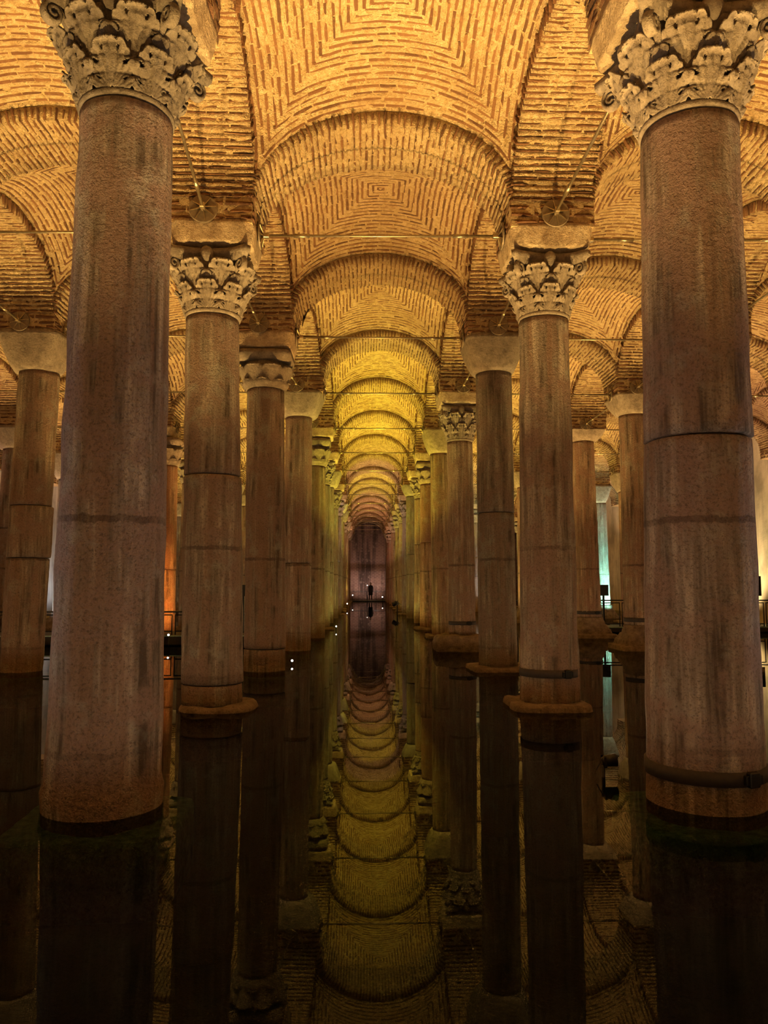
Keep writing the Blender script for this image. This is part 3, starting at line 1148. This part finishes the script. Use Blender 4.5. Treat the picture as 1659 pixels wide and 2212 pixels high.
def build_column(i, k, xb, xt, rb, rt, ztop, typ, joints=(), tint=(1, 1, 1), base='slab', label='', band=None, near=False, ring=False, jog=0.0, pl=(0, 0, 1), ct=0.70):
    root = empty('column', (xb, yk(k), 0))
    seed = i * 40 + k
    lean = (0.0, (xt - xb))
    tag(root, label, 'column', 'columns standing in the water')
    zs = [0.0 if base in ('slab', 'disc') else (-0.60 if base == 'sunk' else (0.40 if base == 'boulder' else 0.66))]
    if base in ('slab', 'disc'):
        zs[0] = 0.07
    zs += list(joints) + [ztop]

    def prof(z):
        q = max(0.0, min(1.0, z / 6.0))
        r = rb + (rt - rb) * (q ** 0.75)
        if ring and z < 0.20:
            r += 0.022 * math.exp(-((max(z, 0.02) - 0.10) / 0.07) ** 4)
        if ztop - z < 0.07 and not near:
            r += 0.0
        return r
    seg = 72 if near else 36
    for q in range(len(zs) - 1):
        dr = [0.0, jog, -jog * 0.6][q % 3]
        key = ('sh', i, k, q)
        me = shaft_mesh(zs[q], zs[q + 1] - (0.012 if q < len(zs) - 2 else 0), lambda z: prof(z) + (dr if abs(dr) < .02 else 0), seed * 7 + q, seg, 0.008 if near else 0.005, lean)
        o = obj('shaft_drum', me, root)
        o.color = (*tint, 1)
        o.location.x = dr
    sx = lean[1] * ztop / 6.0
    cx = sx
    if base:
        p = obj('plinth', cached(('pl', base, seed % 3), lambda: plinth_mesh(base, seed % 3 + 3)), root)
        p.location = (pl[0], pl[1], 0)
        p.scale = (pl[2], pl[2], 1)
        p.rotation_euler.z = {0: 0.0, 1: 0.04, 2: -0.05}[seed % 3]
    pierdx = px_(i, k) - xb
    capz = ztop
    if typ == 'corinthian':
        cap = obj('capital', BELL, root, (cx, 0, capz))
        sc = 1.0 if near else 1.0
        cap.scale = (rt / 0.40, rt / 0.40, (6.60 - ztop) / 0.80 * 1.0)
        for q in range(8):
            a = q * PI / 4
            lf = obj('acanthus_leaf', LEAF_LOW[q % 2], cap, (0, 0, 0.055))
            lf.rotation_euler.z = a + 0.0
            lf = obj('acanthus_leaf', LEAF_UP[q % 2], cap, (0, 0, 0.27))
            lf.rotation_euler.z = a + PI / 8
        for q in range(4):
            v = obj('volute', VOL, cap)
            v.rotation_euler.z = PI / 4 + q * PI / 2
            b = obj('boss', BOSS, cap)
            a = q * PI / 2
            b.location = (0.50 * math.sin(a), -0.50 * math.cos(a), 0.715)
            b.rotation_euler = (PI / 2, 0, a)
        obj('abacus', ABAC, cap)
        obj('impost_block', cached(('im', seed % 3), lambda: impost_mesh(6.615, 6.97, seed)), root, (pierdx, 0, 0))
    elif typ == 'lobed':
        cap = obj('capital', SBELL, root, (cx, 0, capz))
        cap.scale = (rt / 0.40, rt / 0.40, (6.60 - ztop) / 0.82)
        for q in range(8):
            lf = obj('plain_leaf', PLEAF_LOW, cap, (0, 0, 0.02))
            lf.rotation_euler.z = q * PI / 4
            lf = obj('plain_leaf', PLEAF_UP, cap, (0, 0, 0.10))
            lf.rotation_euler.z = q * PI / 4 + PI / 8
        obj('abacus', SSLAB, cap)
        obj('impost_block', cached(('im', seed % 3), lambda: impost_mesh(6.615, 6.97, seed)), root, (pierdx, 0, 0))
    else:
        cap = obj('capital', cached(('bl', round(6.97 - ztop, 2), seed % 3), lambda: block_mesh(6.97 - ztop, seed)), root, (cx * 0.4 + pierdx * 0.6, 0, capz))
    cap.color = (*[ct * (0.6 + 0.4 * c) for c in tint], 1)
    for ch in cap.children:
        ch.color = cap.color
    if band:
        bm = bmesh.new()
        rr = prof(band[0]) + 0.004
        m1 = lathe_mesh('iron_band', [(rr - 0.02, band[0] - band[1]), (rr + 0.006, band[0] - band[1]), (rr + 0.006, band[0] + band[1]), (rr - 0.02, band[0] + band[1])], M['iron'], 56, caps=False, smooth=False)
        bm.free()
        ib = obj('iron_band', m1, root)
        bm = bmesh.new()
        a = -1.20
        box_bm(bm, 0, 0, 0, 0.10, 0.05, band[1] * 2.1, 0.008)
        box_bm(bm, -0.07, 0, 0, 0.03, 0.035, band[1] * 1.3, 0.004)
        box_bm(bm, 0.07, 0, 0, 0.03, 0.035, band[1] * 1.3, 0.004)
        c = bm_obj('clasp', bm, M['black'], ib)
        c.location = ((rr + 0.02) * math.cos(a), (rr + 0.02) * math.sin(a), band[0])
        c.rotation_euler.z = a + PI / 2
    return root


GREY = (0.95, 0.98, 1.0)
MAUVE = (0.98, 0.90, 0.95)
TAN = (1.12, 0.98, 0.85)
RED = (1.10, 0.80, 0.68)
DARK = (0.78, 0.76, 0.74)
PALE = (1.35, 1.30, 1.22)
NEARCOL = {
    (3, 1): dict(xb=-2.08, xt=-2.07, rb=0.455, rt=0.385, ztop=5.76, typ='corinthian', tint=(1.02, 0.96, 1.0), base='sunk', ring=True, near=True, ct=0.42,
                 label='huge unbroken mauve-grey column nearest on the left, swelling ring at its foot'),
    (4, 1): dict(xb=2.80, xt=2.88, rb=0.465, rt=0.405, ztop=5.73, typ='corinthian', joints=(2.97,), tint=(1.0, 0.90, 0.88), base='sunk', band=(0.27, 0.055), near=True, jog=0.004,
                 label='huge cracked brown column nearest on the right with dark iron band at foot'),
    (3, 2): dict(xb=-2.16, xt=-2.27, rb=0.435, rt=0.395, ztop=5.68, typ='corinthian', joints=(0.36, 3.33), tint=(1.0, 0.94, 0.86), base='disc', near=True, jog=0.006, pl=(0.10, 0.0, 0.90),
                 label='leaf-capital column second on the left of the aisle, dark joint halfway up'),
    (4, 2): dict(xb=2.70, xt=2.72, rb=0.432, rt=0.365, ztop=5.70, typ='corinthian', tint=(1.08, 1.0, 0.92), base='slab', band=(0.50, 0.055), near=True, pl=(-0.06, -0.02, 0.92),
                 label='leaf-capital column second on the right of the aisle, on red-brown slab with iron band'),
    (3, 3): dict(xb=-2.03, xt=-2.10, rb=0.425, rt=0.385, ztop=5.84, typ='lobed', joints=(0.45,), tint=(1.0, 0.92, 0.80), base='sunk', near=True, jog=0.008,
                 label='column third on the left of the aisle under a two-tier smooth lobed capital'),
    (4, 3): dict(xb=2.80, xt=2.78, rb=0.40, rt=0.38, ztop=6.24, typ='block', joints=(3.25,), tint=(0.86, 0.86, 0.78), base='slab', near=True, jog=0.004,
                 label='dark grey column third on the right of the aisle under a plain block capital'),
    (3, 4): dict(xb=-1.80, xt=-1.80, rb=0.385, rt=0.36, ztop=6.32, typ='block', joints=(2.33,), tint=(1.15, 1.02, 0.88), base='sunk', near=True, jog=0.008,
                 label='tan column fourth on the left of the aisle under a pale tapering block capital'),
    (4, 4): dict(xb=2.68, xt=2.66, rb=0.365, rt=0.35, ztop=5.66, typ='corinthian', tint=(1.1, 0.98, 0.86), base='boulder', band=(0.72, 0.05), near=True,
                 label='leaf-capital column fourth on the right of the aisle on a big tumbled stone'),
    (3, 5): dict(xb=-1.66, xt=-1.66, rb=0.385, rt=0.36, ztop=5.72, typ='lobed', tint=(0.95, 0.85, 0.70), base='sunk', near=True,
                 label='dark brown column fifth on the left of the aisle under a banded capital'),
    (4, 5): dict(xb=2.66, xt=2.62, rb=0.38, rt=0.36, ztop=6.16, typ='block', tint=(1.15, 0.95, 0.78), base='slab', near=True,
                 label='tan column fifth on the right of the aisle half hidden by leaf-capital column'),
    (2, 3): dict(xb=-6.98, xt=-6.86, rb=0.41, rt=0.41, ztop=6.18, typ='block', joints=(2.30, 3.37), tint=(1.0, 0.86, 0.68), base='sunk', near=True, jog=0.012,
                 label='streaked brown column with offset drum at far left under smooth block capital'),
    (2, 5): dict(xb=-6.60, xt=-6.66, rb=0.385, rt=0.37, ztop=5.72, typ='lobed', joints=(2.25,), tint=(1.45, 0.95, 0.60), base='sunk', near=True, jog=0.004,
                 label='orange rough column glimpsed between the two front left columns'),
    (5, 4): dict(xb=7.55, xt=7.53, rb=0.43, rt=0.39, ztop=6.44, typ='block', tint=(1.2, 1.0, 0.80), base='attic', band=(0.80, 0.055), near=True,
                 label='tan column on moulded base beside the right front column'),
    (5, 5): dict(xb=7.58, xt=7.50, rb=0.41, rt=0.375, ztop=6.60, typ='block', tint=(1.25, 0.98, 0.76), base='attic', band=(0.82, 0.055), near=True,
                 label='orange-tan column on moulded base behind second right aisle column'),
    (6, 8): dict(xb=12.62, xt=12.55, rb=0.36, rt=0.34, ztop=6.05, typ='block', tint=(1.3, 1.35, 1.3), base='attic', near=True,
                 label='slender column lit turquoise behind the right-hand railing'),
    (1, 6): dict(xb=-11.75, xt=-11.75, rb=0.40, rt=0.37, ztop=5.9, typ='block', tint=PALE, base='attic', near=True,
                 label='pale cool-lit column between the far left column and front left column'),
    (1, 5): dict(xb=-11.75, xt=-11.70, rb=0.41, rt=0.38, ztop=6.25, typ='block', joints=(3.6,), tint=(1.0, 0.95, 0.9), base='sunk', near=True, jog=0.01,
                 label='grey-brown column cut by the left picture edge behind the streaked column'),
}
for (i, k), kw in NEARCOL.items():
    build_column(i, k, **kw)
rc = random.Random(5)
for i in range(1, 7):
    for k in range(1, 17):
        if (i, k) in NEARCOL:
            continue
        x = px_(i, k)
        pr = proj((x, yk(k), 3.0))
        if pr is None or not (-120 < pr[0] < 1780):
            continue
        x += rc.uniform(-0.06, 0.06) - (0.10 if i == 3 else 0)
        typ = rc.choice(['block', 'block', 'lobed', 'corinthian', 'block'])
        if (i, k) == (4, 6):
            typ = 'lobed'
        if (i, k) == (4, 7):
            typ = 'corinthian'
        ztop = {'block': rc.uniform(6.05, 6.4), 'lobed': 5.76, 'corinthian': 5.72}[typ]
        tint = rc.choice([TAN, GREY, TAN, RED, (1.1, 1.0, 0.85)])
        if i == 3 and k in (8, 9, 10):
            tint = (1.15, 1.22, 1.32)  # cool lamp light put into the stone tint
        js = (rc.uniform(2.3, 3.6),) if rc.random() < 0.45 else ()
        base = rc.choice(['slab', 'sunk', 'disc']) if i in (3, 4) else rc.choice(['attic', 'slab', 'sunk'])
        tn = {TAN: 'tan', GREY: 'grey', RED: 'reddish'}.get(tint, 'buff')
        cn = {'block': 'block', 'lobed': 'lobed', 'corinthian': 'leaf'}[typ]
        lab = '%s stone column with %s capital, %s back in %s' % (tn, cn, ORD[k - 1], ROWNAME[i])
        build_column(i, k, x, x, rc.uniform(0.36, 0.41), rc.uniform(0.345, 0.375), ztop, typ, js, tint, base, lab, jog=0.006)

# ------------------------------------------------------------------ tie rods


def plate_parts(parent, ribs):
    bm = bmesh.new()
    bmesh.ops.create_cone(bm, cap_ends=True, segments=36, radius1=0.205, radius2=0.20, depth=0.022, matrix=Matrix.Translation((0, 0, 0.011)))
    bmesh.ops.create_cone(bm, cap_ends=True, segments=14, radius1=0.045, radius2=0.036, depth=0.06, matrix=Matrix.Translation((0, 0, 0.045)))
    o = bm_obj('end_plate', bm, M['disc'], parent)
    for q in range(8 if ribs else 0):
        r = obj('rib', RIB, o)
        r.rotation_euler.z = q * PI / 4 + 0.2
    if not ribs:
        r = obj('ribs', RIBS8, o)
        r['kind'] = 'stuff'
    return o


def rib_geo(bm, a):
    m = Matrix.Rotation(a, 4, 'Z')
    vs_ = [(0.035, -0.007, 0.02), (0.19, -0.005, 0.02), (0.19, 0.005, 0.02), (0.035, 0.007, 0.02),
           (0.035, -0.006, 0.065), (0.19, -0.004, 0.028), (0.19, 0.004, 0.028), (0.035, 0.006, 0.065)]
    v = [bm.verts.new(m @ Vector(p)) for p in vs_]
    for f in ((0, 3, 2, 1), (4, 5, 6, 7), (0, 1, 5, 4), (1, 2, 6, 5), (2, 3, 7, 6), (3, 0, 4, 7)):
        bm.faces.new([v[q] for q in f])


bm = bmesh.new()
rib_geo(bm, 0)
RIB = bpy.data.meshes.new('rib')
bm.to_mesh(RIB)
bm.free()
RIB.materials.append(M['rod'])
bm = bmesh.new()
for q in range(8):
    rib_geo(bm, q * PI / 4)
RIBS8 = bpy.data.meshes.new('ribs')
bm.to_mesh(RIBS8)
bm.free()
RIBS8.materials.append(M['rod'])


def tie_rod(p0, p1, label, group, detail):
    """rod from pier face p0 to pier face p1, with sleeves, sockets and ribbed end plates"""
    p0, p1 = Vector(p0), Vector(p1)
    d = p1 - p0
    L = d.length
    root = empty('tie_rod', p0)
    root.rotation_mode = 'QUATERNION'
    root.rotation_quaternion = d.to_track_quat('X', 'Z')
    tag(root, label, 'tie rod', group)
    bm = bmesh.new()
    cyl_bm(bm, (0.02, 0, 0), (L - 0.02, 0, 0), 0.021, None, 10)
    bm_obj('rod', bm, M['rod'], root, True)
    for x, s in ((0, 1), (L, -1)):
        e = plate_parts(root, detail)
        e.location = (x, 0, 0)
        e.rotation_euler = (0, s * PI / 2, 0)
        bm = bmesh.new()
        box_bm(bm, x + s * 0.10, 0, 0, 0.09, 0.07, 0.075, 0.008)
        bm_obj('socket', bm, M['rod'], root)
        bm = bmesh.new()
        cyl_bm(bm, (x + s * 0.52, 0, 0), (x + s * 0.76, 0, 0), 0.031, None, 12)
        bm_obj('sleeve', bm, M['rod'], root, True)
    return root


AIS = {1: 'second aisle left of the middle', 2: 'aisle left of the middle one', 3: 'middle aisle', 4: 'aisle right of the middle one', 5: 'second aisle right of the middle'}
for i in (1, 2, 3, 4, 5):
    for k in range(2, 17):
        if i in (1, 5) and k < 4 or (i != 3 and k > 11):
            continue
        z = 7.04
        a = (px_(i, k) + PH + 0.012, yk(k), z - (0.02 if k == 2 else 0))
        b = (px_(i + 1, k) - PH - 0.012, yk(k), z + (0.02 if k == 2 else 0))
        tie_rod(a, b, 'bronze tie rod spanning the %s, %s from the front' % (AIS[i], ORD[k - 2]), 'tie rods across the aisles', k <= 4)
for i in (2, 3, 4, 5):
    for k in range(1, 11):
        if i in (2, 5) and k < 2:
            continue
        a = Vector((px_(i, k) - 0.03, yk(k) + PH + 0.012, 7.12))
        b = Vector((px_(i, k + 1) - 0.03 + (0.06 if i == 4 else -0.06), yk(k + 1) - PH - 0.012, 7.11))
        tie_rod(a, b, 'bronze tie rod with ribbed disc joining columns %s and %s of %s' % (ORD[k - 1], ORD[k], ROWNAME[i].replace('lining the ', '').replace(' of the middle aisle', '')),
                'tie rods along the rows', k <= 4)

# ------------------------------------------------------------------ walkways, railings


def deck(name, x0, x1, y0, y1, z0, z1, label):
    root = empty(name, ((x0 + x1) / 2, (y0 + y1) / 2, z0))
    tag(root, label, 'walkway')
    bm = bmesh.new()
    box_bm(bm, 0, 0, (z1 - z0) / 2, x1 - x0, y1 - y0, z1 - z0, 0.01)
    bm_obj('deck_slab', bm, M['deck'], root)
    bm = bmesh.new()
    box_bm(bm, 0, -(y1 - y0) / 2 - 0.012, z1 - z0 - 0.02, x1 - x0, 0.02, 0.03)
    bm_obj('edge_strip', bm, M['edge'], root)
    n = max(2, int((x1 - x0) / 2.4))
    for q in range(n + 1):
        bm = bmesh.new()
        box_bm(bm, -(x1 - x0) / 2 + 0.1 + q * (x1 - x0 - 0.2) / n, 0, -z0 * 0 - 0.33 - z0 / 2, 0.14, min(1.0, (y1 - y0) * 0.8), 0.66 + z0)
        bm_obj('support', bm, M['deck'], root)
    return root


def railing(x0, x1, y, z0, h, label, npan, axis='x'):
    root = empty('railing', (x0, y, z0))
    tag(root, label, 'railing')
    L = x1 - x0
    bm = bmesh.new()
    cyl_bm(bm, (0, 0, h), (L, 0, h), 0.024, None, 10)
    bm_obj('handrail', bm, M['black'], root, True)
    w = L / npan
    for q in range(npan):
        xa, xb = q * w + 0.05, (q + 1) * w - 0.05
        bm = bmesh.new()
        for (p, r) in (((xa, xb, h - 0.09), 0), ((xa, xb, 0.10), 0)):
            cyl_bm(bm, (xa, 0, p[2]), (xb, 0, p[2]), 0.018, None, 8)
        for xx in (xa, xb):
            cyl_bm(bm, (xx, 0, 0.0), (xx, 0, h - 0.075), 0.018, None, 8)
        bm_obj('rail_frame', bm, M['black'], root, True)
        for u in range(1, 4):
            bm = bmesh.new()
            xx = xa + (xb - xa) * u / 4
            cyl_bm(bm, (xx, 0, 0.10), (xx, 0, h - 0.09), 0.006, None, 6)
            bm_obj('baluster', bm, M['black'], root, True)
    return root


deck('walkway', -16.4, -3.3, 22.2, 24.2, 0.03, 0.30, 'low dark walkway crossing the water behind the front left columns')
railing(-16.3, -3.35, 22.45, 0.30, 0.66, 'thin black railing along the low walkway on the left', 6)
deck('walkway', 8.3, 17.0, 27.6, 29.6, 0.03, 0.22, 'low dark walkway between the moulded-base columns on the right')
railing(8.35, 16.9, 27.8, 0.22, 0.95, 'black railing behind the moulded-base columns on the right', 8)
deck('walkway', -16.4, 17.0, 79.6, 81.0, 0.02, 0.09, 'narrow dark walkway in front of the far brick wall')
railing(-16.0, 16.8, 80.9, 0.09, 0.95, 'thin black railing in front of the far brick wall', 20)

# ------------------------------------------------------------------ lamps standing in the water


def spot_fixture(loc, h, s, label, yaw=0.0, lit=False, tilt=0.5, group='small spotlights in the water'):
    root = empty('spotlight', loc)
    root.rotation_euler.z = yaw
    tag(root, label, 'spotlight', group)
    zf = -0.65 - loc[2]
    bm = bmesh.new()
    cyl_bm(bm, (0, 0, zf), (0, 0, h), 0.10 * s, None, 10)
    bm_obj('pole', bm, M['black'], root, True)
    bm = bmesh.new()
    cyl_bm(bm, (0, 0, zf), (0, 0, zf + 0.03), 0.5 * s, None, 16)
    bm_obj('base', bm, M['black'], root)
    hd = empty('lamp_head', (0, 0, h + 0.25 * s), root)
    hd.rotation_euler = (0, tilt, 0)
    bm = bmesh.new()
    cyl_bm(bm, (0.10 * s, 0, 0), (0.75 * s, 0, 0), 0.30 * s, 0.38 * s, 20)
    cyl_bm(bm, (-0.05 * s, 0, 0), (0.12 * s, 0, 0), 0.22 * s, 0.28 * s, 20)
    bm_obj('housing', bm, M['black'], hd, True)
    bm = bmesh.new()
    cyl_bm(bm, (0.74 * s, 0, 0), (0.765 * s, 0, 0), 0.33 * s, None, 20)
    bm_obj('lens', bm, M['lamp'] if lit else M['deck'], hd)
    bm = bmesh.new()
    box_bm(bm, 0.05 * s, 0, -0.28 * s, 0.10 * s, 0.62 * s, 0.05 * s)
    for sy in (-1, 1):
        box_bm(bm, 0.05 * s, sy * 0.33 * s, 0, 0.12 * s, 0.05 * s, 0.60 * s)
    cyl_bm(bm, (0, 0, 0.2 * s), (-0.45 * s, 0, -0.45 * s), 0.03 * s, None, 6)
    bm_obj('yoke', bm, M['black'], hd)
    return root


spot_fixture((2.20, 7.10, 0.0), 0.10, 0.16, 'black spotlight on a thin stand beside the right front column', 0.0, False, -0.1)
spot_fixture((-6.55, 16.6, 0.0), 0.10, 0.16, 'black spotlight in the water below the left walkway', 1.5, True, -0.9)
spot_fixture((-1.58, 17.0, 0.0), 0.06, 0.075, 'small lit spotlight beside foot of third left aisle column', -1.2, True, -0.2)
spot_fixture((-1.05, 29.5, 0.0), 0.12, 0.085, 'small lit spotlight beside the sixth left aisle column', -1.4, True, -0.2)
spot_fixture((2.05, 46.5, 0.0), 0.55, 0.40, 'dark spotlight on a tall pole beside far right aisle columns', 2.6, False, 0.4)
spot_fixture((-1.2, 56.0, 0.0), 0.30, 0.13, 'bright lit spotlight far along the left side of the aisle', -1.4, True, -0.2)
spot_fixture((1.85, 74.0, 0.1), 0.40, 0.17, 'bright lit spotlight low on the right before the far wall', -1.7, True, 0.0)
spot_fixture((-1.05, 74.0, 0.1), 0.55, 0.15, 'bright lit spotlight low on the left before the far wall', -1.5, True, -0.2)
spot_fixture((-5.55, 22.10, 0.0), 0.30, 0.09, 'small lit white spotlight on the left walkway edge', -1.5, True, 0.0, 'lamps on the walkways')
spot_fixture((0.40, 79.45, 0.0), 1.62, 0.13, 'bright white lamp on tall pole beside head of figure at far wall', -1.6, True, 0.0, 'lamps on the walkways')

# ------------------------------------------------------------------ black monitors on the right walkway


def monitor(x, y, z, w, h, label):
    root = empty('display_panel', (x, y, z))
    tag(root, label, 'panel', 'black panels on the walkways')
    bm = bmesh.new()
    box_bm(bm, 0, 0, 0.55, 0.07, 0.07, 1.1, 0.01)
    bm_obj('post', bm, M['black'], root)
    bm = bmesh.new()
    box_bm(bm, 0, 0, 0.02, 0.36, 0.30, 0.04, 0.01)
    bm_obj('foot', bm, M['black'], root)
    bm = bmesh.new()
    box_bm(bm, 0, -0.06, 1.1 + h / 2, w, 0.06, h, 0.012)
    bm_obj('panel', bm, M['black'], root)
    return root


monitor(-3.66, 23.4, 0.30, 0.22, 0.34, 'narrow black panel at the aisle end of the left walkway')
monitor(9.20, 29.1, 0.22, 0.36, 0.42, 'small black panel on a post beside the turquoise column')
monitor(14.75, 28.6, 0.22, 0.60, 0.75, 'black panel on a post at the right picture edge')

# ------------------------------------------------------------------ people on the walkways


def person(loc, yaw, label, height=1.72):
    root = empty('person', loc)
    root.rotation_euler.z = yaw
    tag(root, label, 'person')
    s = height / 1.72
    J = [  # name, pos, radius
        ((0, 0, 0.93), (0.135, 0.10)), ((0, 0.01, 1.12), (0.125, 0.095)), ((0, 0, 1.33), (0.165, 0.10)), ((0, 0, 1.46), (0.055, 0.055)),
        ((0, -0.015, 1.56), (0.070, 0.078)), ((0, -0.02, 1.66), (0.075, 0.085)),
        ((0.18, 0, 1.40), (0.06, 0.06)), ((0.23, 0.02, 1.14), (0.045, 0.045)), ((0.22, -0.07, 0.90), (0.034, 0.034)), ((0.215, -0.09, 0.80), (0.03, 0.02)),
        ((-0.18, 0, 1.40), (0.06, 0.06)), ((-0.23, 0.02, 1.14), (0.045, 0.045)), ((-0.22, -0.07, 0.90), (0.034, 0.034)), ((-0.215, -0.09, 0.80), (0.03, 0.02)),
        ((0.10, 0, 0.80), (0.095, 0.10)), ((0.105, -0.01, 0.48), (0.062, 0.065)), ((0.11, 0.02, 0.09), (0.042, 0.045)), ((0.12, -0.14, 0.035), (0.042, 0.03)),
        ((-0.10, 0, 0.80), (0.095, 0.10)), ((-0.105, -0.01, 0.48), (0.062, 0.065)), ((-0.11, 0.02, 0.09), (0.042, 0.045)), ((-0.12, -0.14, 0.035), (0.042, 0.03)),
    ]
    E = [(0, 1), (1, 2), (2, 3), (3, 4), (4, 5), (2, 6), (6, 7), (7, 8), (8, 9), (2, 10), (10, 11), (11, 12), (12, 13), (0, 14), (14, 15), (15, 16), (16, 17), (0, 18), (18, 19), (19, 20), (20, 21)]
    me = bpy.data.meshes.new('body')
    me.from_pydata([tuple(c * s for c in p) for p, _ in J], E, [])
    me.materials.append(M['cloth'])
    o = obj('body', me, root)
    sk = o.modifiers.new('skin', 'SKIN')
    for v, (_, r) in zip(me.skin_vertices[0].data, J):
        v.radius = (r[0] * s, r[1] * s)
    me.skin_vertices[0].data[0].use_root = True
    sub = o.modifiers.new('sub', 'SUBSURF')
    sub.levels = sub.render_levels = 2
    hair = lathe_mesh('hair', [(0.02, 1.50), (0.085, 1.54), (0.10, 1.62), (0.09, 1.69), (0.05, 1.735), (0.005, 1.745)], M['hair'], 20)
    h = obj('hair', hair, root)
    h.location.y = 0.018
    h.scale = (s, s, s)
    face = lathe_mesh('face', [(0.01, -0.10), (0.05, -0.075), (0.066, -0.02), (0.07, 0.03), (0.05, 0.08), (0.01, 0.095)], M['skin'], 20)
    f = obj('face', face, root)
    f.location = (0, -0.045 * s, 1.60 * s)
    f.scale = (s, s, s)
    bm = bmesh.new()
    cyl_bm(bm, (0, -0.11, 1.585), (0, -0.128, 1.575), 0.014, 0.008, 8)
    bm_obj('nose', bm, M['skin'], root, True).scale = (s, s, s)
    coat = lathe_mesh('coat', [(0.20, 0.50), (0.215, 0.70), (0.19, 0.95), (0.17, 1.10), (0.19, 1.30), (0.16, 1.42), (0.07, 1.475)], M['cloth'], 28)
    c = obj('coat', coat, root)
    c.scale = (s, s * 0.72, s)
    return root


person((0.75, 80.2, 0.09), 0.1, 'person in long dark clothes standing alone before the far wall', 1.84)
person((8.62, 28.3, 0.22), 0.6, 'person in dark clothes standing behind the right-hand railing', 1.68)
